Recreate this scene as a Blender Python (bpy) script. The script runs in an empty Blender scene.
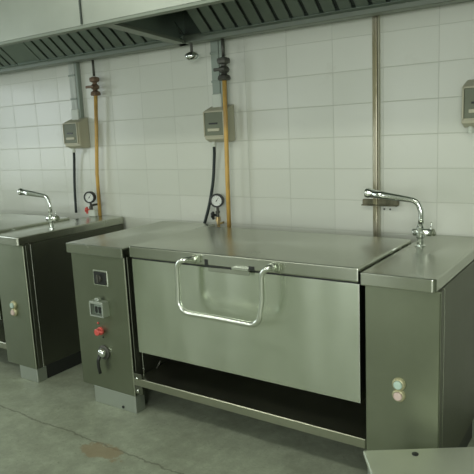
import bpy, bmesh, math, random
from mathutils import Vector, Matrix
random.seed(4)
S = bpy.context.scene
C = S.collection

# ------------------------------------------------------------ camera
cd = bpy.data.cameras.new('camera'); cam = bpy.data.objects.new('camera', cd); C.objects.link(cam)
yaw, pit, rol = .6027, .1775, -.0470
F = Vector((-math.sin(yaw)*math.cos(pit), math.cos(yaw)*math.cos(pit), -math.sin(pit)))
R = Vector((math.cos(yaw), math.sin(yaw), 0)); U = R.cross(F)
R2 = R*math.cos(rol)+U*math.sin(rol); U2 = -R*math.sin(rol)+U*math.cos(rol)
M = Matrix((R2, U2, -F)).transposed().to_4x4(); M.translation = Vector((1.4327, -2.8922, 1.4397))
cam.matrix_world = M
cd.sensor_width = 36; cd.lens = 36*584.46/474; cd.clip_start = .05
S.camera = cam

# ------------------------------------------------------------ light
w = bpy.data.worlds.new('world'); S.world = w; w.use_nodes = True
w.node_tree.nodes['Background'].inputs[0].default_value = (.80, .92, 1.0, 1)
w.node_tree.nodes['Background'].inputs[1].default_value = 1.0
def area(name, loc, rot, sx, sy, power, col):
    l = bpy.data.lights.new(name, 'AREA'); l.shape = 'RECTANGLE'; l.size = sx; l.size_y = sy; l.energy = power; l.color = col
    o = bpy.data.objects.new(name, l); C.objects.link(o); o.location = loc; o.rotation_euler = rot
    return o
# daylight entering through the windows of the kitchen
area('window_daylight', (2.05, -4.97, 1.62), (math.radians(90), 0, 0), 1.6, 1.3, 78, (.97, 1.0, .96))
area('window_daylight', (-1.15, -4.97, 1.62), (math.radians(90), 0, 0), .8, 1.3, 16, (.96, 1.0, .96))
area('window_daylight', (-3.1, -4.97, 1.62), (math.radians(90), 0, 0), .9, 1.3, 14, (.96, 1.0, .96))
area('window_daylight', (-4.97, -2.3, 1.6), (math.radians(90), 0, math.radians(-90)), 1.8, 1.3, 27, (.90, .98, 1.0))
# fluorescent ceiling lights
area('ceiling_tube_light', (1.2, -2.6, 2.93), (0, 0, 0), 1.2, .3, 19, (.98, 1, .88))
area('ceiling_tube_light', (-1.6, -2.6, 2.93), (0, 0, 0), 1.2, .3, 19, (.98, 1, .88))
S.view_settings.view_transform = 'Standard'; S.view_settings.look = 'None'
S.view_settings.gamma = 1; S.view_settings.use_curve_mapping = False
S.view_settings.exposure = -0.08

# ------------------------------------------------------------ materials
def newmat(name, col, rough=.5, metal=0., **kw):
    m = bpy.data.materials.new(name); m.use_nodes = True
    b = m.node_tree.nodes['Principled BSDF']
    b.inputs['Base Color'].default_value = (*col, 1); b.inputs['Roughness'].default_value = rough
    b.inputs['Metallic'].default_value = metal
    for k, v in kw.items(): b.inputs[k].default_value = v
    return m
def N(m, t, **kw):
    n = m.node_tree.nodes.new(t)
    for k, v in kw.items(): setattr(n, k, v)
    return n
def L(m, a, b): m.node_tree.links.new(a, b)
def math_(m, op, a, b=None, c=None):
    n = N(m, 'ShaderNodeMath', operation=op)
    for i, v in enumerate((a, b, c)):
        if v is None: continue
        if hasattr(v, 'links'): L(m, v, n.inputs[i])
        else: n.inputs[i].default_value = v
    return n.outputs[0]
def noise(m, vec, scale, detail=4, rough=.55, sc=None):
    if sc:
        mp = N(m, 'ShaderNodeMapping'); mp.inputs['Scale'].default_value = sc; L(m, vec, mp.inputs['Vector']); vec = mp.outputs[0]
    n = N(m, 'ShaderNodeTexNoise'); n.inputs['Scale'].default_value = scale; n.inputs['Detail'].default_value = detail
    n.inputs['Roughness'].default_value = rough; L(m, vec, n.inputs['Vector'])
    return n.outputs['Fac']
def ramp(m, fac, stops):
    r = N(m, 'ShaderNodeValToRGB'); e = r.color_ramp.elements
    while len(e) > 1: e.remove(e[-1])
    e[0].position, e[0].color = stops[0][0], (*stops[0][1], 1)
    for p, c in stops[1:]:
        x = e.new(p); x.color = (*c, 1)
    L(m, fac, r.inputs[0]); return r.outputs[0]
def mixc(m, fac, a, b, mode='MIX'):
    n = N(m, 'ShaderNodeMix', data_type='RGBA', blend_type=mode)
    for s, v in ((n.inputs[0], fac), (n.inputs[6], a), (n.inputs[7], b)):
        if hasattr(v, 'links'): L(m, v, s)
        elif isinstance(v, (int, float)): s.default_value = v
        else: s.default_value = (*v, 1)
    return n.outputs[2]
def bump(m, h, strength, dist):
    b = N(m, 'ShaderNodeBump'); b.inputs['Strength'].default_value = strength; b.inputs['Distance'].default_value = dist
    L(m, h, b.inputs['Height']); L(m, b.outputs[0], m.node_tree.nodes['Principled BSDF'].inputs['Normal'])
def steel(name, col, rough, brush=(1, 1, 40), wave=.0, smear=.12, wsc=(2.2, 2.2, .5), fineb=.003, aniso=0., fr=.09):
    """brushed, lightly soiled stainless steel; coordinates are world position"""
    m = newmat(name, col, rough, 1.0); b = m.node_tree.nodes['Principled BSDF']
    g = N(m, 'ShaderNodeNewGeometry').outputs['Position']
    fine = noise(m, g, 14, 3, .6, brush)
    soil = noise(m, g, 3.2, 6, .65)
    c1 = mixc(m, soil, tuple(x*(1-smear) for x in col), tuple(min(1, x*(1+smear)) for x in col))
    L(m, c1, b.inputs['Base Color'])
    rr = math_(m, 'MULTIPLY_ADD', fine, fr, rough-fr/2)
    rr = math_(m, 'MULTIPLY_ADD', soil, .14, math_(m, 'SUBTRACT', rr, .07))
    L(m, rr, b.inputs['Roughness'])
    h = math_(m, 'MULTIPLY', fine, fineb)
    if wave:
        wv = noise(m, g, 1.6, 1, .4, wsc)
        h = math_(m, 'MULTIPLY_ADD', wv, wave, h)
    bump(m, h, 1.0, .02)
    if aniso:
        t = N(m, 'ShaderNodeTangent', direction_type='RADIAL', axis='Z'); L(m, t.outputs[0], b.inputs['Tangent'])
        b.inputs['Anisotropic'].default_value = abs(aniso); b.inputs['Anisotropic Rotation'].default_value = 0. if aniso > 0 else .25
    return m

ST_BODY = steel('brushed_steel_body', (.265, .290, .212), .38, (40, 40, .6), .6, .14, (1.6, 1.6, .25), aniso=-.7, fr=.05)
ST_TOP = steel('satin_steel_top', (.48, .50, .425), .25, (1, 12, 1), .12, .07, aniso=-.7, fr=.04)
ST_PAN = steel('polished_steel_pan', (.63, .675, .57), .25, (30, 30, 1), .7, .10, (2.4, 2.4, .4), 0., -.85, .0)
ST_SIDE = steel('shaded_steel_side', (.17, .18, .14), .48, (1, 30, 1), .3)  # cabinet steel darkened, shade of the sides put into the colour
ST_HOOD = steel('hood_steel', (.46, .49, .43), .42, (40, 1, 1))
ST_EDGE = steel('hood_edge_steel', (.27, .30, .25), .5, (40, 1, 1))
ST_FILT = steel('filter_steel', (.29, .34, .30), .5, (1, 1, 1))
ST_DARK = newmat('filter_gap_dark', (.07, .085, .072), .6, .2)  # dark tone behind the filter baffles and along the fascia seams
ST_SHELF = steel('shelf_steel', (.42, .43, .34), .36, (1, 40, 1))
ZINC = steel('zinc_foot', (.52, .56, .50), .55, (1, 1, 1), 0, .06)
CHROME = newmat('chrome', (.80, .83, .80), .10, 1.)
HANDLE = newmat('polished_tube', (.78, .81, .74), .24, 1.)
BLACK = newmat('black_plastic', (.018, .02, .018), .4)
RUBBER = newmat('black_hose_rubber', (.02, .03, .028), .5)
IRON = newmat('dark_iron', (.10, .10, .085), .5, .6)
RUST = newmat('brown_valve_bronze', (.19, .13, .09), .55, .5)
BRASS = newmat('brass', (.62, .47, .24), .4, .9)
RED = newmat('red_paint', (.62, .10, .08), .45)
WHITE = newmat('white_dial', (.74, .77, .72), .4)
PALE = newmat('pale_plastic', (.56, .60, .52), .5)
BEIGE = newmat('beige_enclosure', (.46, .45, .33), .5)
WINDOWP = newmat('grey_green_cover', (.15, .17, .115), .55)
DUCT = newmat('pvc_trunking', (.50, .54, .48), .5)
DUCTG = newmat('grey_green_trunking', (.27, .32, .27), .5)
AMBER = newmat('amber_paint', (.60, .37, .10), .45)
def soiled(name, a, b, sc=30, rough=.5, metal=0., stretch=(1, 1, .25), lo=.45, hi=.62):
    m = newmat(name, a, rough, metal); g = N(m, 'ShaderNodeNewGeometry').outputs['Position']
    L(m, ramp(m, noise(m, g, sc, 5, .6, stretch), [(lo, a), (hi, b)]), m.node_tree.nodes['Principled BSDF'].inputs['Base Color'])
    return m
PIPE = soiled('ochre_painted_pipe', (.64, .40, .10), (.40, .25, .08), 22)
ROD = soiled('olive_stained_steel', (.17, .155, .085), (.38, .36, .27), 16, .35, .6)
BRK = soiled('olive_stained_bracket', (.075, .075, .04), (.17, .16, .10), 20, .5, .2)
TRUNK_M = soiled('trunking_worn', (.50, .54, .48), (.35, .38, .33), 18)

def tile_wall(name, axis='x', x0=-1.260, z0=1.222, tw=.271, th=.166):
    m = newmat(name, (.6, .6, .6), .3); b = m.node_tree.nodes['Principled BSDF']
    g = N(m, 'ShaderNodeNewGeometry').outputs['Position']
    s = N(m, 'ShaderNodeSeparateXYZ'); L(m, g, s.inputs[0])
    a = s.outputs['X' if axis == 'x' else 'Y']
    u = math_(m, 'DIVIDE', math_(m, 'SUBTRACT', a, x0), tw); v = math_(m, 'DIVIDE', math_(m, 'SUBTRACT', s.outputs['Z'], z0), th)
    def edge(t, size):
        f = math_(m, 'FRACT', math_(m, 'ADD', t, 40.5)); d = math_(m, 'ABSOLUTE', math_(m, 'SUBTRACT', f, .5))   # 0 on the joint
        return math_(m, 'MULTIPLY', d, size)
    d = math_(m, 'MINIMUM', edge(u, tw), edge(v, th))
    mr = N(m, 'ShaderNodeMapRange', interpolation_type='SMOOTHSTEP'); L(m, d, mr.inputs[0])
    mr.inputs[1].default_value = .0006; mr.inputs[2].default_value = .0030; mr.inputs[3].default_value = 1; mr.inputs[4].default_value = 0
    grout = mr.outputs[0]
    cmb = N(m, 'ShaderNodeCombineXYZ'); L(m, math_(m, 'FLOOR', u), cmb.inputs[0]); L(m, math_(m, 'FLOOR', v), cmb.inputs[1])
    wn = N(m, 'ShaderNodeTexWhiteNoise'); L(m, cmb.outputs[0], wn.inputs['Vector'])
    tile = mixc(m, wn.outputs['Value'], (.615, .645, .565), (.665, .690, .615))
    soil = noise(m, g, 1.3, 5, .6)
    tile = mixc(m, math_(m, 'MULTIPLY', soil, .22), tile, (.50, .49, .36))
    smudge = ramp(m, noise(m, g, 5, 6, .7), [(.60, (0, 0, 0)), (.78, (1, 1, 1))])
    tile = mixc(m, math_(m, 'MULTIPLY', smudge, .25), tile, (.42, .42, .33))
    gc = mixc(m, noise(m, g, 9, 3), (.34, .36, .29), (.50, .52, .44))
    L(m, mixc(m, math_(m, 'MULTIPLY', grout, .65), tile, gc), b.inputs['Base Color'])
    L(m, math_(m, 'MULTIPLY_ADD', grout, .4, .27), b.inputs['Roughness'])
    hh = math_(m, 'MULTIPLY_ADD', grout, -.6, math_(m, 'MULTIPLY', wn.outputs['Value'], .2))
    hh = math_(m, 'MULTIPLY_ADD', noise(m, g, 3, 2), .8, hh)
    bump(m, hh, .5, .002)
    return m
TILE = tile_wall('white_wall_tiles'); TILE_Y = tile_wall('white_wall_tiles_side', 'y')
PLASTER = newmat('off_white_plaster', (.55, .57, .50), .8)
DARKWALL = newmat('unseen_wall_dark', (.24, .27, .22), .7)  # unseen right wall, colour made dark to dim the cabinet side's reflection
def floor_mat():
    m = newmat('worn_concrete', (.2, .2, .2), .5); b = m.node_tree.nodes['Principled BSDF']
    g = N(m, 'ShaderNodeNewGeometry').outputs['Position']
    s = N(m, 'ShaderNodeSeparateXYZ'); L(m, g, s.inputs[0])
    n1 = noise(m, g, 2.2, 8, .65); n2 = noise(m, g, 11, 8, .75); n3 = noise(m, g, 45, 4, .7)
    base = ramp(m, n1, [(.34, (.22, .24, .175)), (.5, (.29, .32, .24)), (.66, (.36, .40, .30))])
    base = mixc(m, .55, base, ramp(m, n2, [(.34, (.20, .22, .16)), (.52, (.29, .32, .24)), (.68, (.42, .46, .35))]))
    pit = ramp(m, n3, [(.30, (1, 1, 1)), (.40, (0, 0, 0))])
    base = mixc(m, math_(m, 'MULTIPLY', pit, .5), base, (.10, .10, .07))
    # expansion joint running along the wall, a wandering dark line
    wob = math_(m, 'MULTIPLY_ADD', noise(m, g, 9, 6, .7), .07, -.035)
    d = math_(m, 'ABSOLUTE', math_(m, 'ADD', math_(m, 'ADD', s.outputs['Y'], 1.155), wob))
    mr = N(m, 'ShaderNodeMapRange', interpolation_type='SMOOTHSTEP'); L(m, d, mr.inputs[0])
    mr.inputs[1].default_value = .001; mr.inputs[2].default_value = .008; mr.inputs[3].default_value = .6; mr.inputs[4].default_value = 0
    base = mixc(m, mr.outputs[0], base, (.07, .07, .045))
    # rusty stain beside the joint
    def spot(cx, cy, rx, ry):
        dx = math_(m, 'DIVIDE', math_(m, 'SUBTRACT', s.outputs['X'], cx), rx); dy = math_(m, 'DIVIDE', math_(m, 'SUBTRACT', s.outputs['Y'], cy), ry)
        r = math_(m, 'ADD', math_(m, 'MULTIPLY', dx, dx), math_(m, 'MULTIPLY', dy, dy))
        r = math_(m, 'ADD', r, math_(m, 'MULTIPLY_ADD', n2, 6.0, -3.0))
        q = N(m, 'ShaderNodeMapRange', interpolation_type='SMOOTHSTEP'); L(m, r, q.inputs[0])
        q.inputs[1].default_value = .5; q.inputs[2].default_value = 1.1; q.inputs[3].default_value = 1; q.inputs[4].default_value = 0
        return q.outputs[0]
    base = mixc(m, math_(m, 'MULTIPLY', spot(-.56, -1.20, .13, .06), .6), base, (.27, .19, .10))
    L(m, base, b.inputs['Base Color'])
    L(m, math_(m, 'MULTIPLY_ADD', n1, .3, .32), b.inputs['Roughness'])
    bump(m, math_(m, 'ADD', n2, math_(m, 'MULTIPLY', n3, .4)), .35, .006)
    return m
FLOOR = floor_mat()

# ------------------------------------------------------------ mesh builder
class MB:
    def __init__(s): s.bm = bmesh.new(); s.mats = []
    def mi(s, m):
        if m not in s.mats: s.mats.append(m)
        return s.mats.index(m)
    def _merge(s, b, mat, smooth, rot=None):
        if rot is not None: bmesh.ops.transform(b, matrix=rot, verts=b.verts)
        me = bpy.data.meshes.new('t'); b.to_mesh(me); b.free()
        n = len(s.bm.faces); s.bm.from_mesh(me); bpy.data.meshes.remove(me); s.bm.faces.ensure_lookup_table()
        i = s.mi(mat) if mat else 0
        for f in s.bm.faces[n:]: f.material_index = i; f.smooth = smooth
    def box(s, x0, x1, y0, y1, z0, z1, bev=.002, mat=None, seg=1, rot=None):
        b = bmesh.new(); bmesh.ops.create_cube(b, size=1)
        for v in b.verts: v.co = Vector(((x0+x1)/2+v.co.x*(x1-x0), (y0+y1)/2+v.co.y*(y1-y0), (z0+z1)/2+v.co.z*(z1-z0)))
        if bev: bmesh.ops.bevel(b, geom=b.edges[:], offset=bev, segments=seg, affect='EDGES', profile=.5)
        s._merge(b, mat, False, rot); return s
    def prism(s, poly, x0, x1, bev=.0, mat=None, axis='x'):
        """poly: (a,b) outline; axis x -> (y,z), y -> (x,z), z -> (x,y)"""
        b = bmesh.new()
        def P(a, c, t): return {'x': (t, a, c), 'y': (a, t, c), 'z': (a, c, t)}[axis]
        v0 = [b.verts.new(P(a, c, x0)) for a, c in poly]; v1 = [b.verts.new(P(a, c, x1)) for a, c in poly]
        b.faces.new(v0); b.faces.new(v1[::-1]); n = len(poly)
        for i in range(n): b.faces.new((v0[i], v1[i], v1[(i+1) % n], v0[(i+1) % n]))
        bmesh.ops.recalc_face_normals(b, faces=b.faces[:])
        if bev: bmesh.ops.bevel(b, geom=b.edges[:], offset=bev, segments=2, affect='EDGES', profile=.5)
        s._merge(b, mat, False); return s
    def tube(s, pts, r, seg=14, mat=None, cap=True):
        pts = [Vector(p) for p in pts]; n = len(pts)
        rs = r if isinstance(r, (list, tuple)) else [r]*n
        b = bmesh.new(); rings = []; up = None
        for i, p in enumerate(pts):
            t = (pts[min(i+1, n-1)]-pts[max(i-1, 0)]).normalized()
            if up is None: up = Vector((0, 0, 1)) if abs(t.z) < .9 else Vector((1, 0, 0))
            a = t.cross(up).normalized(); c = a.cross(t).normalized(); up = c
            rings.append([b.verts.new(p+(a*math.cos(q)+c*math.sin(q))*rs[i]) for q in [2*math.pi*k/seg for k in range(seg)]])
        for i in range(n-1):
            for k in range(seg): b.faces.new((rings[i][k], rings[i][(k+1) % seg], rings[i+1][(k+1) % seg], rings[i+1][k]))
        if cap: b.faces.new(rings[0][::-1]); b.faces.new(rings[-1])
        bmesh.ops.recalc_face_normals(b, faces=b.faces[:])
        for f in b.faces: f.smooth = len(f.verts) == 4
        me_s = [f.smooth for f in b.faces]
        s._merge(b, mat, True)
        for f, q in zip(s.bm.faces[-len(me_s):] if False else list(s.bm.faces)[-len(me_s):], me_s): f.smooth = q
        return s
    def lathe(s, base, axis, prof, seg=24, mat=None, smooth=False):
        """prof: (radius, height) along axis from base"""
        base = Vector(base); ax = Vector(axis).normalized()
        up = Vector((0, 0, 1)) if abs(ax.z) < .9 else Vector((1, 0, 0))
        a = ax.cross(up).normalized(); c = a.cross(ax)
        b = bmesh.new(); rings = []
        for r, h in prof:
            r = max(r, .0002)
            rings.append([b.verts.new(base+ax*h+(a*math.cos(q)+c*math.sin(q))*r) for q in [2*math.pi*k/seg for k in range(seg)]])
        for i in range(len(prof)-1):
            for k in range(seg): b.faces.new((rings[i][k], rings[i][(k+1) % seg], rings[i+1][(k+1) % seg], rings[i+1][k]))
        b.faces.new(rings[0][::-1]); b.faces.new(rings[-1])
        bmesh.ops.recalc_face_normals(b, faces=b.faces[:])
        s._merge(b, mat, smooth); return s
    def build(s, name, mat, parent=None, origin=None):
        if parent is not None: org = Vector(parent['_o'])
        elif origin is not None: org = Vector(origin)
        else:
            xs = [v.co for v in s.bm.verts]
            org = Vector(((min(v.x for v in xs)+max(v.x for v in xs))/2, (min(v.y for v in xs)+max(v.y for v in xs))/2, min(v.z for v in xs)))
        for v in s.bm.verts: v.co -= org
        me = bpy.data.meshes.new(name); s.bm.to_mesh(me); s.bm.free()
        if s.mats:
            for m in s.mats: me.materials.append(m)
        else: me.materials.append(mat)
        o = bpy.data.objects.new(name, me); C.objects.link(o); o['_o'] = tuple(org)
        if parent is not None: o.parent = parent
        else: o.location = org
        return o
def tag(o, label, cat, group=None, kind=None):
    if label: o['label'] = label
    if cat: o['category'] = cat
    if group: o['group'] = group
    if kind: o['kind'] = kind
    return o
def thing(name, loc, label, cat, group=None):
    o = bpy.data.objects.new(name, None); C.objects.link(o); o.location = loc; o['_o'] = tuple(loc); o.empty_display_size = .05
    return tag(o, label, cat, group)
def struct(name, mb, mat, parent=None):
    o = mb.build(name, mat, parent); o['kind'] = 'structure'; return o
def kids(o): return [c for c in C.objects if c.parent == o]
def copy_tree(o, parent=None):
    c = o.copy(); C.objects.link(c)
    if parent: c.parent = parent
    for k in kids(o): copy_tree(k, c)
    return c
def arc(c, u, v, r, a0, a1, n=8):
    c, u, v = Vector(c), Vector(u), Vector(v)
    return [c+u*math.cos(a)*r+v*math.sin(a)*r for a in [math.radians(a0+(a1-a0)*i/n) for i in range(n+1)]]

# ------------------------------------------------------------ the room
X0, X1, Y0, ZC = -5.0, 3.4, -5.0, 3.0
struct('floor', MB().box(X0-.1, X1+.1, Y0-.1, .1, -.1, 0, 0), FLOOR)
struct('ceiling', MB().box(X0-.1, X1+.1, Y0-.1, .1, ZC, ZC+.1, 0), PLASTER)
struct('wall_back', MB().box(X0-.1, X1+.1, 0, .1, 0, ZC, 0), TILE)
struct('wall_right', MB().box(X1, X1+.1, Y0, 0, 0, ZC, 0), DARKWALL)
def wall_with_holes(axis, a0, a1, t0, t1, holes):
    m = MB(); cur = a0
    def bx(p, q, z0, z1):
        if axis == 'x': m.box(p, q, t0, t1, z0, z1, 0)
        else: m.box(t0, t1, p, q, z0, z1, 0)
    for h0, h1, z0, z1 in holes:
        bx(cur, h0, 0, ZC); bx(h0, h1, 0, z0); bx(h0, h1, z1, ZC); cur = h1
    bx(cur, a1, 0, ZC); return m
struct('wall_front', wall_with_holes('x', X0, X1, Y0-.1, Y0, [(-3.6, -2.6, .92, 2.32), (-1.6, -.7, .92, 2.32), (1.2, 2.9, .92, 2.32)]), TILE)
struct('wall_left', wall_with_holes('y', Y0, 0, X0-.1, X0, [(-3.25, -1.35, .92, 2.28)]), TILE_Y)
FRAME = newmat('white_window_frame', (.6, .62, .58), .5)
def winframe(n, axis, a0, a1, t, z0, z1):
    m = MB()
    def bx(p, q, za, zb):
        if axis == 'x': m.box(p, q, t-.07, t-.03, za, zb)
        else: m.box(t-.07, t-.03, p, q, za, zb)
    bx(a0, a0+.05, z0, z1); bx(a1-.05, a1, z0, z1); bx(a0, a1, z0, z0+.05); bx(a0, a1, z1-.05, z1); bx((a0+a1)/2-.03, (a0+a1)/2+.03, z0, z1)
    struct('window_%d' % n, m, FRAME)
winframe(1, 'x', -3.6, -2.6, Y0, .92, 2.32); winframe(4, 'x', -1.6, -.7, Y0, .92, 2.32); winframe(2, 'x', 1.2, 2.9, Y0, .92, 2.32); winframe(3, 'y', -3.25, -1.35, X0, .92, 2.28)

# ------------------------------------------------------------ exhaust hood
HX0, HX1 = -3.4, 2.2; HZ = 1.95; LIP = -.90
hood = thing('exhaust_hood', (-.6, -.5, HZ), 'long stainless steel canopy hood with baffle filters along the top of the tiled wall', 'exhaust hood')
fascia = MB().box(HX0, HX1, LIP-.004, LIP+.001, HZ, 2.62, 0).build('fascia', ST_HOOD, hood)
MB().box(HX0, HX1, LIP-.010, LIP+.022, HZ-.002, HZ+.016, .003).build('lip', ST_EDGE, hood)
m = MB()
for x in (-.76, -3.1, 1.6): MB().box(x-.005, x+.004, LIP-.010, LIP-.003, HZ+.02, 2.62, .001).build('seam_strip', ST_DARK, fascia)
m = MB(); m.box(HX0, HX1, LIP+.002, -.10, 2.60, 2.62, 0); m.box(HX0, HX1, -.115, -.10, HZ+.03, 2.6, 0); m.box(HX0-.004, HX0, LIP, -.1, HZ, 2.62, 0); m.box(HX1, HX1+.004, LIP, -.1, HZ, 2.62, 0)
m.build('canopy_shell', ST_FILT, hood)
m = MB(); m.box(HX0, HX1, -.165, -.098, HZ, HZ+.012, .002); m.box(HX0, HX1, -.170, -.160, HZ, HZ+.045, .002); m.box(HX0, HX1, -.108, -.098, HZ, HZ+.045, .002)
m.build('grease_gutter', ST_EDGE, hood)
ang = math.radians(40)
def filt(x0, x1, plain=False):
    base = Vector((0, -.165, HZ+.022)); up = Vector((0, -math.cos(ang), math.sin(ang))); nrm = Vector((0, -math.sin(ang), -math.cos(ang)))
    Mx = Matrix(((1, 0, 0, 0), (0, up.y, nrm.y, base.y), (0, up.z, nrm.z, base.z), (0, 0, 0, 1)))
    Ln = .66; a = MB()
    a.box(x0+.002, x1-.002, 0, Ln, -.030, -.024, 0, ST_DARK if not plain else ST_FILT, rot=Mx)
    a.box(x0+.002, x1-.002, 0, .022, -.024, .002, .001, ST_FILT, rot=Mx); a.box(x0+.002, x1-.002, Ln-.02, Ln, -.024, .002, .001, ST_FILT, rot=Mx)
    if plain: a.box(x0+.002, x1-.002, .0, Ln, -.02, -.004, .002, ST_FILT, rot=Mx)
    else:
        n = max(2, round((x1-x0)/.088)); p = (x1-x0)/n
        for i in range(n):
            a.box(x0+i*p+.010, x0+(i+1)*p-.010, .02, Ln-.02, -.014, -.002, .003, ST_FILT, rot=Mx)
    o = a.build('filter_spacer' if plain else 'baffle_filter', None, hood)
    return o
x = -.62
while x < HX1-.1: filt(x, min(x+.58, HX1)); x += .58
x = -.75
for i, wd in enumerate([.63, .63, .25, .58, .55]):
    plain = wd == .25
    filt(x-wd, x, plain); x -= wd
# cross beam with the partition plate above it, turned very slightly off square
for bx_, dx in ((-.70, .085), (1.66, .0)):
    p = MB(); p.prism([(bx_+dx-.035, LIP+.02), (bx_+dx+.03, LIP+.02), (bx_-dx+.03, -.10), (bx_-dx-.035, -.10)], HZ, HZ+.018, .002, axis='z'); beam = p.build('cross_beam', ST_EDGE, hood)
    p = MB(); p.prism([(bx_+dx-.006, LIP+.02), (bx_+dx+.006, LIP+.02), (bx_-dx+.006, -.11), (bx_-dx-.006, -.11)], HZ+.017, 2.6, 0, axis='z'); p.build('partition_plate', ST_FILT, hood)
# drip cup under the gutter
t = thing('grease_drip_cup', (-.722, -.132, 1.862), 'small shiny metal drip cup hanging on a short stem below the hood gutter', 'drip cup')
MB().lathe((-.722, -.132, 1.905), (0, 0, 1), [(.008, 0), (.008, .046), (.015, .047), (.015, .052)], mat=None).build('stem', IRON, t)
MB().lathe((-.722, -.132, 1.862), (0, 0, 1), [(.016, -.008), (.030, -.002), (.040, .012), (.042, .024), (.032, .034), (.012, .044)], 28, smooth=True).build('bowl', CHROME, t)

# ------------------------------------------------------------ wall services
def pipe(x, y, zt, zb, label, vm, upper, group='ochre drop pipes on the tiled wall', dx=0., k=1.):
    t = thing('drop_pipe', (x, y, zb), label, 'pipe', group)
    MB().tube([(x+dx, y, 1.855), (x+dx, y, zt)], .0085).build('upper_pipe', upper, t)
    MB().tube([(x+dx, y, 1.73), (x+dx*.6, y, 1.5), (x, y, 1.2), (x-.006, y, zb)], .0125).build('lower_pipe', PIPE, t)
    v = MB()
    prof = [(.010, 0), (.030, .002), (.034, .010), (.030, .026), (.017, .034), (.014, .040), (.026, .048), (.029, .060), (.025, .070), (.014, .080), (.016, .088), (.031, .094), (.034, .108), (.032, .120), (.012, .126)]
    v.lathe((x+dx, y, 1.725), (0, 0, 1), [(a*k, b) for a, b in prof], 8)
    vb = v.build('valve_body', vm, t)
    h = MB(); h.tube([(x+dx, y-.02, 1.782), (x+dx, y-.045, 1.782)], .007); h.box(x+dx-.035, x+dx+.038, y-.055, y-.044, 1.774, 1.791, .003)
    h.build('valve_handle', vm, vb)
    return t
pipe(-1.685, -.05, 1.985, .902, 'ochre vertical pipe with brown flanged valve, left one beside the far grey box', RUST, IRON, dx=.055)
pipe(-.512, -.135, 1.948, .86, 'ochre vertical pipe with dark flanged valve, passing in front of the near grey box', IRON, IRON, dx=.012, k=1.12)

def trunk(xa, xb, zt, zb, label, worn):
    t = thing('cable_trunking', ((xa+xb)/2, -.02, zb), label, 'cable trunking', 'vertical trunking from hood to electrical boxes')
    MB().box(xa, xb, -.035, -.001, zb, zt, .003).build('channel', TRUNK_M if worn else DUCTG, t)
    MB().box(xb+.004, xb+.026, -.035, -.001, zb, zt, .003).build('side_channel', DUCTG, t)
    MB().box(xa+.0, xb+.012, -.046, -.001, zb-.014, zb+.065, .004).build('connector', PALE, t)
    for z in (zb+.13, zb+.29):
        MB().box(xa-.003, xb+.003, -.040, -.001, z, z+.012, .002).build('clip', DUCTG, t)
trunk(-1.900, -1.840, 1.985, 1.585, 'pale worn vertical cable trunking above the left electrical box', True)
trunk(-.660, -.605, 1.985, 1.60, 'grey-green vertical cable trunking above the middle electrical box', False)

def ebox(x, zb, label):
    """x: left edge of the enclosure"""
    t = thing('electrical_box', (x+.08, 0, zb), label, 'electrical box', 'electrical boxes on the tiled wall')
    W, H = .158, .168
    body = MB().prism([(-.001, zb-.015), (-.045, zb-.020), (-.098, zb), (-.098, zb+H-.004), (-.060, zb+H+.010), (-.001, zb+H+.030)], x, x+W, .008)
    body.build('enclosure', BEIGE, t)
    cov = MB(); cov.box(x+.012, x+W-.010, -.106, -.094, zb+.020, zb+H-.012, .004)
    c = cov.build('cover', WINDOWP, t)
    f = MB()
    f.box(x+.008, x+W-.006, -.110, -.096, zb+H-.014, zb+H-.008, .001); f.box(x+.008, x+W-.006, -.110, -.096, zb+.016, zb+.022, .001)
    f.box(x+.006, x+.013, -.110, -.096, zb+.016, zb+H-.008, .001); f.box(x+W-.012, x+W-.005, -.110, -.096, zb+.016, zb+H-.008, .001)
    f.build('cover_frame', BEIGE, c)
    MB().box(x+.045, x+.105, -.110, -.104, zb+.085, zb+.094, .001).build('breaker_slot', BLACK, c)
    MB().box(x+.035, x+.120, -.112, -.104, zb+.045, zb+.062, .002).build('breaker_row', BEIGE, c)
    MB().lathe((x+.032, -.05, zb-.045), (0, 0, 1), [(.012, 0), (.014, .012), (.011, .014), (.011, .035)], 12).build('cable_gland', PALE, t)
    return t
ebox(-1.935, 1.395, 'grey-beige electrical box on the tiles, leftmost, by the far pipe')
ebox(-.690, 1.405, 'grey-beige electrical box half behind the near ochre pipe')
ebox(.765, 1.43, 'grey electrical box at the right edge of the tiled wall')

def hose(pts, label):
    ps = []
    P = [Vector(p) for p in pts]
    for i in range(len(P)-1):
        p0, p1, p2, p3 = P[max(i-1, 0)], P[i], P[i+1], P[min(i+2, len(P)-1)]
        for k in range(6):
            t = k/6; ps.append(.5*((2*p1)+(-p0+p2)*t+(2*p0-5*p1+4*p2-p3)*t*t+(-p0+3*p1-3*p2+p3)*t**3))
    ps.append(P[-1])
    tag(MB().tube(ps, .0095, 10).build('cable_hose', RUBBER), label, 'hose', 'black hoses below the electrical boxes')
hose([(-1.903, -.05, 1.36), (-1.925, -.035, 1.30), (-1.955, -.03, 1.1), (-1.965, -.03, .91)], 'black hose hanging from the leftmost electrical box behind the far counter')
hose([(-.658, -.05, 1.37), (-.672, -.035, 1.30), (-.695, -.03, 1.15), (-.735, -.03, 1.0), (-.785, -.03, .87)], 'black hose curving down from the middle electrical box to the near cabinet')

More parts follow.
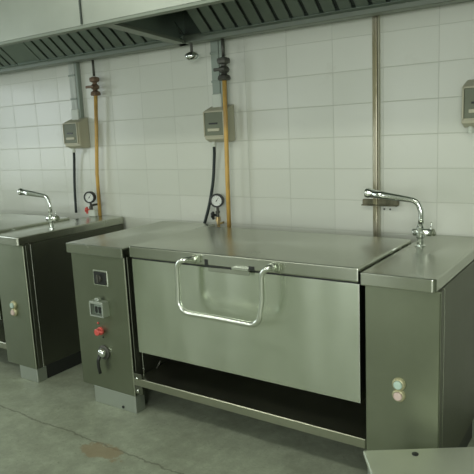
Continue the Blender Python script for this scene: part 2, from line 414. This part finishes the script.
def gauge(x, y, z, zb, handle_mat, hside, label, brass):
    t = thing('pressure_gauge', (x, y, zb), label, 'pressure gauge', 'pressure gauges at the wall')
    ax = Vector((.42, -1, .03)).normalized(); c = Vector((x, y, z)); b = c-ax*.018
    g = 1.16
    case = MB().lathe(b, ax, [(.028*g, 0), (.034*g, .003), (.036*g, .010), (.036*g, .034), (.034*g, .038), (.0275*g, .038), (.0275*g, .031)], 32).build('case', BLACK, t)
    face = MB().lathe(b+ax*.0305, ax, [(.0274*g, 0), (.0274*g, .0015)], 32).build('dial_face', WHITE, t)
    side = ax.cross(Vector((0, 0, 1))).normalized()*-1; upv = ax.cross(side).normalized()
    if upv.z < 0: upv = -upv
    f0 = b+ax*.0325
    nd = MB(); d = (side*.55+upv*.8).normalized(); nd.tube([f0-d*.009, f0+d*.022], [.0018, .0008], 6); nd.lathe(f0, ax, [(.0035, 0), (.0035, .002)], 10)
    nd.build('needle', BLACK, face)
    tk = MB()
    for i in range(11):
        a = math.radians(225-27*i); d = side*math.cos(a)+upv*math.sin(a); tk.tube([f0+d*.0235, f0+d*.0295], .0006, 4)
    tk.build('scale_marks', BLACK, face)
    MB().lathe((x, y, z-.100), (0, 0, 1), [(.009, 0), (.009, .020), (.013, .022), (.013, .036), (.008, .038), (.008, .060)], 8).build('stem', IRON, t)
    v = MB().lathe((x, y, zb), (0, 0, 1), [(.013, 0), (.013, .012), (.010, .014), (.010, z-.100-zb-.03), (.0155, z-.100-zb-.028), (.0155, z-.100-zb)], 10)
    v.tube([(x, y, zb+.03), (x, -.001, zb+.03)], .008, 10)
    vo = v.build('valve_body', brass, t)
    h = MB(); hz = z-.090
    h.tube([(x, y, hz), (x+hside*.024, y-.014, hz+.002)], .008, 8)
    hh = Vector((x+hside*.026, y-.016, hz+.002)); h.lathe(hh-Vector((0, .005, 0)), (hside, -.8, 0), [(.012, -.008), (.018, -.005), (.018, .006), (.012, .010)], 6)
    h.box(hh.x-.004, hh.x+.012, hh.y-.010, hh.y+.004, hz-.026, hz+.024, .004)
    h.build('valve_handle', handle_mat, vo)
gauge(-1.740, -.083, 1.036, .948, RED, -1, 'round pressure gauge with red valve handle, beside the far ochre pipe', IRON)
gauge(-.655, -.052, 1.038, .865, BLACK, -1, 'round pressure gauge with black valve handle behind the near pan lid', BRASS)
tag(MB().box(-1.758, -1.690, -.100, -.066, .9005, .948, .006).build('valve_base', PALE), 'pale square base block under the red-handled gauge on the far counter', 'valve base')

# rod with bracket on the right
t = thing('steel_riser', (.335, -.02, .88), 'olive stained slim vertical steel riser on the wall behind the pan lid', 'pipe')
r_ = MB(); r_.box(.322, .345, -.030, -.004, .86, 1.99, .004, seg=2); r_.build('riser_tube', ROD, t)
MB().box(.346, .352, -.020, -.001, .86, 1.99, .001).build('edge_strip', BEIGE, t)
MB().box(.317, .321, -.020, -.001, .86, 1.99, .001).build('edge_strip', BEIGE, t)
b_ = MB().box(.262, .452, -.024, -.002, 1.034, 1.066, .003).box(.262, .452, -.040, -.024, 1.034, 1.040, .001).build('wall_bracket', BRK, t)
for xx in (.372, .403):
    tag(MB().lathe((xx, .001, 1.014), (0, -1, 0), [(.005, 0), (.005, .004), (.002, .005)], 10).build('wall_screw', IRON), 'tiny dark screw in the tile below the olive bracket', 'screw', 'screws under the bracket')

# ------------------------------------------------------------ near unit: control cabinet
ctl = thing('control_cabinet', (-.865, -.45, 0), 'stainless control cabinet with switch, red knob and lever left of the pan', 'cabinet')
BX0, BX1, BY = -1.066, -.668, -.851
m = MB().box(BX0, BX1, BY, BY+.018, .097, .848, .004)
m.build('front_panel', ST_BODY, ctl)
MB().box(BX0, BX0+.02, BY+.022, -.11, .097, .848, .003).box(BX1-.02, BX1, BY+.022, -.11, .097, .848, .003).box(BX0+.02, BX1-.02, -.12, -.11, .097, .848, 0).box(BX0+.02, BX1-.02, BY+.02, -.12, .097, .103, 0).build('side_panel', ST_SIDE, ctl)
MB().box(-1.070, -.652, -.876, -.09, .847, .9, .005, seg=2).build('worktop', ST_TOP, ctl)
MB().box(-.985, BX1-.003, BY+.004, -.775, 0, .097, .003).build('foot', ZINC, ctl)
MB().box(-.985, BX1-.003, -.25, -.17, 0, .097, .003).build('foot', ZINC, ctl)
MB().lathe((-.765, BY+.006, .018), (0, -1, 0), [(.008, 0), (.008, .006)], 10).build('foot_hole', BLACK, ctl)  # black disc standing in for the dark of a hole in the foot
# rotary switch in a chrome plate
s1 = MB().box(-.897, -.790, BY-.008, BY+.001, .682, .766, .003).build('switch_plate', HANDLE, ctl)
MB().box(-.887, -.800, BY-.014, BY-.007, .690, .758, .003).build('switch_face', BLACK, s1)
MB().lathe((-.843, BY-.012, .725), (0, -1, 0), [(.018, 0), (.018, .010), (.015, .012)], 20).box(-.848, -.838, BY-.032, BY-.020, .705, .745, .002).build('switch_knob', IRON, s1)
# hooded meter window
s2 = MB().box(-.905, -.805, BY-.045, BY+.001, .590, .604, .002).box(-.905, -.898, BY-.045, BY+.001, .527, .592, .001).box(-.812, -.805, BY-.045, BY+.001, .527, .592, .001).box(-.905, -.805, BY-.045, BY+.001, .522, .529, .001).build('meter_housing', ZINC, ctl)
MB().box(-.897, -.813, BY-.020, BY+.001, .530, .590, .002).build('meter_window', DUCTG, s2)
for k in range(3):
    MB().box(-.888+k*.026, -.870+k*.026, BY-.024, BY-.019, .535, .570, .001).build('meter_key', BLACK, s2)
MB().box(-.875, -.845, BY-.034, BY-.012, .604, .620, .003).build('meter_catch', ZINC, s2)
# indicator, red knob
MB().lathe((-.898, BY, .470), (0, -1, 0), [(.006, 0), (.006, .004), (.003, .006)], 12).build('indicator_light', RED, ctl)
k = MB().lathe((-.884, BY, .428), (0, -1, 0), [(.022, 0), (.022, .008), (.017, .010), (.019, .030), (.014, .034)], 20).build('red_knob', RED, ctl)
MB().box(-.880, -.845, BY-.030, BY-.014, .425, .438, .004).build('knob_grip', RED, k)
MB().lathe((-.868, BY, .395), (0, -1, 0), [(.004, 0), (.004, .004)], 8).build('screw', BLACK, ctl)
# lever
lv = MB().lathe((-.870, BY, .310), (0, -1, 0), [(.040, 0), (.040, .006), (.030, .010)], 28).build('lever_rose', IRON, ctl)
MB().lathe((-.868, BY-.008, .312), (0, -1, 0), [(.024, 0), (.026, .012), (.020, .026), (.008, .030)], 24, smooth=True).build('lever_hub', CHROME, lv)
MB().tube([(-.872, BY-.030, .306), (-.885, BY-.036, .27), (-.888, BY-.034, .235), (-.880, BY-.034, .200)], [.010, .009, .0085, .009], 10).build('lever_arm', BLACK, lv)

# ------------------------------------------------------------ near unit: tilting pan
pan = thing('tilting_pan', (0, -.5, .2), 'wide tilting braising pan with lid and U-shaped handle between the two near cabinets', 'braising pan', 'braising pans')
PX0, PX1 = -.612, .584
# vessel: open box with sloping underside at the back
m = MB().prism([(-.851, .358), (-.851, .846), (-.30, .847), (-.30, .52), (-.55, .358)], PX0, PX1, .0015)
m.build('vessel', ST_PAN, pan)
MB().box(PX0+.004, PX1-.004, -.846, -.29, .845, .859, .001).build('rim_gap_shade', BLACK, pan)  # black strip painted in as the shade between lid and vessel
LX0, LX1, LY0, LY1 = -.602, .591, -.876, -.244
lid = MB().box(LX0, LX1, LY0, LY1, .859, .915, .006, seg=2).build('lid', ST_TOP, pan)
for hx in (-.42, .40):
    MB().lathe((hx-.05, -.235, .885), (1, 0, 0), [(.012, 0), (.012, .10)], 12).box(hx-.04, hx+.04, -.246, -.21, .868, .872, .001).build('hinge', ST_BODY, pan)
# black strips put in as shade of the latch recess; tongue on the front skirt
MB().box(-.136, -.118, LY0-.0015, LY0+.01, .857, .889, 0).box(-.120, .050, LY0-.002, LY0+.01, .856, .862, .001).box(.098, .126, LY0-.003, LY0+.01, .860, .878, .001).build('latch_slot_shade', BLACK, lid)
MB().box(.020, .105, LY0-.020, LY0+.006, .858, .870, .003).build('latch_tongue', HANDLE, lid)
MB().box(-.118, .10, LY0-.002, LY0+.006, .836, .855, .002).build('latch_plate', ST_TOP, pan)
# handle
hb = -.94
def hpt(x, z, y=hb): return (x, y, z)
xl, xr, zt, zb = -.245, .215, .835, .665
pts = [(-.188, -.880, .893), (-.190, -.905, .8935), (-.195, -.925, .893)]
pts += arc((-.195, hb, .843), (-1, 0, 0), (0, 0, 1), .05, 80, 0, 6)
pts += [(-.246, hb, .76)] + arc((-.190, hb-.004, .705), (-1, 0, 0), (0, 0, -1), .056, 0, 90, 7)
pts += [(-.02, hb-.004, .649)] + arc((.135, hb-.004, .702), (1, 0, 0), (0, 0, -1), .056, 90, 0, 7)
pts += [(.200, hb, .76)] + arc((.205+.045, hb, .850), (-1, 0, 0), (0, 0, 1), .048, 0, 70, 6)
pts += [(.240, -.925, .897), (.228, -.905, .895), (.222, -.880, .893)]
hd = MB().tube(pts, .0125, 16).build('handle', HANDLE, pan)
for px_, pz in ((-.188, .893), (.222, .893)):
    MB().lathe((px_, LY0+.002, pz-.004), (0, -1, 0), [(.019, 0), (.019, .005), (.0165, .007), (.0165, .022), (.0125, .025)], 18).box(px_-.004, px_+.030, LY0-.012, LY0+.001, pz-.022, pz+.012, .003).build('handle_socket', ST_PAN, hd)
# shelf frame below the pan
sh = thing('under_shelf', (0, -.6, .1), 'low stainless shelf rail with dark recess under the near pan', 'shelf', 'shelves below the pans')
MB().box(-.6665, .604, -.851, -.835, .165, .207, .003).box(-.6665, .604, -.835, -.25, .192, .200, .001).build('shelf_board', ST_SHELF, sh)
MB().box(-.6665, .604, -.245, -.235, .03, .84, 0).build('rear_shade_panel', ST_SIDE, sh)  # added dark sheet, hides the lit wall below the pan
for z in (.211, .143):
    MB().lathe((-.640, -.8515, z-.004), (0, -1, 0), [(.008, 0), (.008, .004), (.004, .006)], 12).build('bolt', HANDLE, sh)
MB().box(-.6665, -.612, -.850, -.838, .120, .232, .001).build('fixing_plate', ST_SIDE, sh)
MB().box(-.655, -.651, -.790, -.786, .20, .40, .001).build('upright_rod', HANDLE, sh)
MB().tube([(-.64, -.70, .207), (-.62, -.69, .25)], .005, 8).build('rod_end', IRON, sh)

# ------------------------------------------------------------ near unit: side cabinet with water tap
sc = thing('side_cabinet', (.745, -.45, 0), 'stainless cabinet with two round buttons and a water tap, right of the near pan', 'cabinet', 'tap cabinets')
SX0, SX1 = .606, .889
MB().box(SX0, SX1, BY, BY+.016, .086, .848, .003).build('front_panel', ST_BODY, sc)
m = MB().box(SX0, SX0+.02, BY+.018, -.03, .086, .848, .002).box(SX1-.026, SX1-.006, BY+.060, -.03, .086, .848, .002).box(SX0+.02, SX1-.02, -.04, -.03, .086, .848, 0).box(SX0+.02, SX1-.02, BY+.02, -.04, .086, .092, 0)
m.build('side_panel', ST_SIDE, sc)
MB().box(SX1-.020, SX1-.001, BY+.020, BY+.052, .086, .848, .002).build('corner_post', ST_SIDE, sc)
MB().box(SX1-.008, SX1-.0005, BY+.053, BY+.060, .086, .848, .001).build('edge_strip', ST_TOP, sc)
MB().prism([(.598, -.876), (.868, -.876), (.879, -.865), (.879, -.02), (.598, -.02)], .849, .9, .005, axis='z').build('worktop', ST_TOP, sc)
MB().box(SX0+.03, SX1-.009, -.770, -.05, 0, .088, 0).build('shade_block', BLACK, sc)  # added black block standing in for the floor shade under the cabinet
MB().box(.717, SX1-.004, BY+.004, -.775, 0, .086, .003).build('foot', ZINC, sc)
MB().box(.717, SX1-.004, -.25, -.17, 0, .086, .003).build('foot', ZINC, sc)
for z, cm, nm in ((.474, newmat('pale_green_button', (.45, .58, .50), .35), 'green_button'), (.429, newmat('pale_pink_button', (.60, .47, .42), .35), 'pink_button')):
    b_ = MB().lathe((.740, BY, z), (0, -1, 0), [(.0255, 0), (.0255, .006), (.022, .012), (.019, .014), (.019, .010)], 28).build('button_ring', newmat('button_ring_'+nm, (.50, .48, .30), .4, .5), sc)
    MB().lathe((.740, BY-.006, z), (0, -1, 0), [(.0165, 0), (.0165, .012), (.013, .015)], 24, cm).build('button', None, b_)['label'] = nm.replace('_', ' ')

# water tap
tap = thing('water_tap', (.655, -.321, .9), 'chrome long-spout water tap on the near right cabinet worktop', 'tap', 'chrome water taps')
x, y = .655, -.321
MB().lathe((x, y, .9), (0, 0, 1), [(.024, 0), (.024, .004), (.016, .009), (.015, .036), (.019, .042), (.019, .052), (.018, .086), (.014, .094), (.014, .102)], 24, smooth=False).build('tap_body', CHROME, tap)
c_ = MB().tube([(x-.032, y, .962), (x-.030, y, .963), (x+.048, y, .965), (x+.050, y, .965)], [.014, .017, .018, .015], 18).build('mixer_cartridge', CHROME, tap)
MB().tube([(x+.054, y, .966), (x+.060, y, .966), (x+.062, y, .967)], [.0165, .0165, .014], 16).build('lever_cap', ST_BODY, c_)
MB().tube([(x+.046, y, .975), (x+.050, y-.004, 1.012)], [.004, .003], 8).build('tap_lever', CHROME, c_)
sp = [(x, y, .995), (x+.004, y, 1.025), (x+.002, y, 1.060)] + arc((x-.048, y, 1.062), (1, 0, 0), (0, 0, 1), .046, 8, 80, 8) + [(x-.075, y, 1.1125), (x-.16, y, 1.124), (x-.235, y, 1.133)]
rad = [.0125]*3+[.0125]*9+[.0140, .0175, .0210]
MB().tube(sp, rad, 18).build('spout', CHROME, tap)
MB().tube([(x-.234, y, 1.1328), (x-.236, y, 1.1332), (x-.252, y, 1.1352), (x-.254, y, 1.1354), (x-.2541, y, 1.1354), (x-.248, y, 1.1345)], [.0205, .0225, .0225, .0210, .0150, .0145], 20).build('spout_end', CHROME, tap)

# ------------------------------------------------------------ far unit: the same pan and side cabinet further along the wall
PITCH = -2.371
far = copy_tree(sc); far.location.x += PITCH; far['label'] = 'stainless cabinet with two buttons at the left edge, beyond the control cabinet'
fp = copy_tree(pan); fp.location.x += PITCH; fp['label'] = 'far braising pan mostly outside the left edge, only its lid showing'
fs = copy_tree(sh); fs.location.x += PITCH; fs['label'] = 'shelf rail under the far pan at the left edge'
ft = copy_tree(tap); ft.location = (-1.575, -.56, .9); ft.rotation_euler.z = math.radians(9); ft.scale = (.93, .93, .98); ft['label'] = 'chrome long-spout water tap on the far left cabinet worktop'

# ------------------------------------------------------------ low metal box in the near right foreground
dirv = Vector((.304, .199, 0)).normalized(); nv = Vector((dirv.y, -dirv.x, 0))
o0 = Vector((.672, -1.043, 0))
Mx = Matrix(((dirv.x, nv.x, 0, o0.x), (dirv.y, nv.y, 0, o0.y), (0, 0, 1, 0), (0, 0, 0, 1)))
STEPM = steel('step_zinc', (.80, .83, .73), .5, (1, 1, 1), 0, .08)
fb = thing('metal_step', (.95, -1.15, 0), 'low light grey metal step in front of the near right cabinet', 'step')
MB().box(0, .60, .002, .32, .262, .28, .003, rot=Mx).build('step_top', STEPM, fb)
for a, b in ((.012, .02), (.55, .02), (.012, .27), (.55, .27)):
    MB().box(a, a+.035, b, b+.035, 0, .262, .002, rot=Mx).build('leg', ZINC, fb)
MB().lathe(Mx @ Vector((.178, .040, .279)), (0, 0, 1), [(.012, 0), (.012, .004), (.006, .006)], 12).build('bolt', BLACK, fb)

# ceiling light fixtures over the aisle
for lx in (1.2, -1.6):
    t = thing('ceiling_light', (lx, -2.6, 2.94), 'fluorescent fixture on the ceiling over the aisle, behind the viewer', 'ceiling light', 'aisle ceiling lights')
    MB().box(lx-.62, lx+.62, -2.76, -2.44, 2.955, 2.999, .004).build('housing', FRAME, t)

for o in C.objects:
    if '_o' in o: del o['_o']
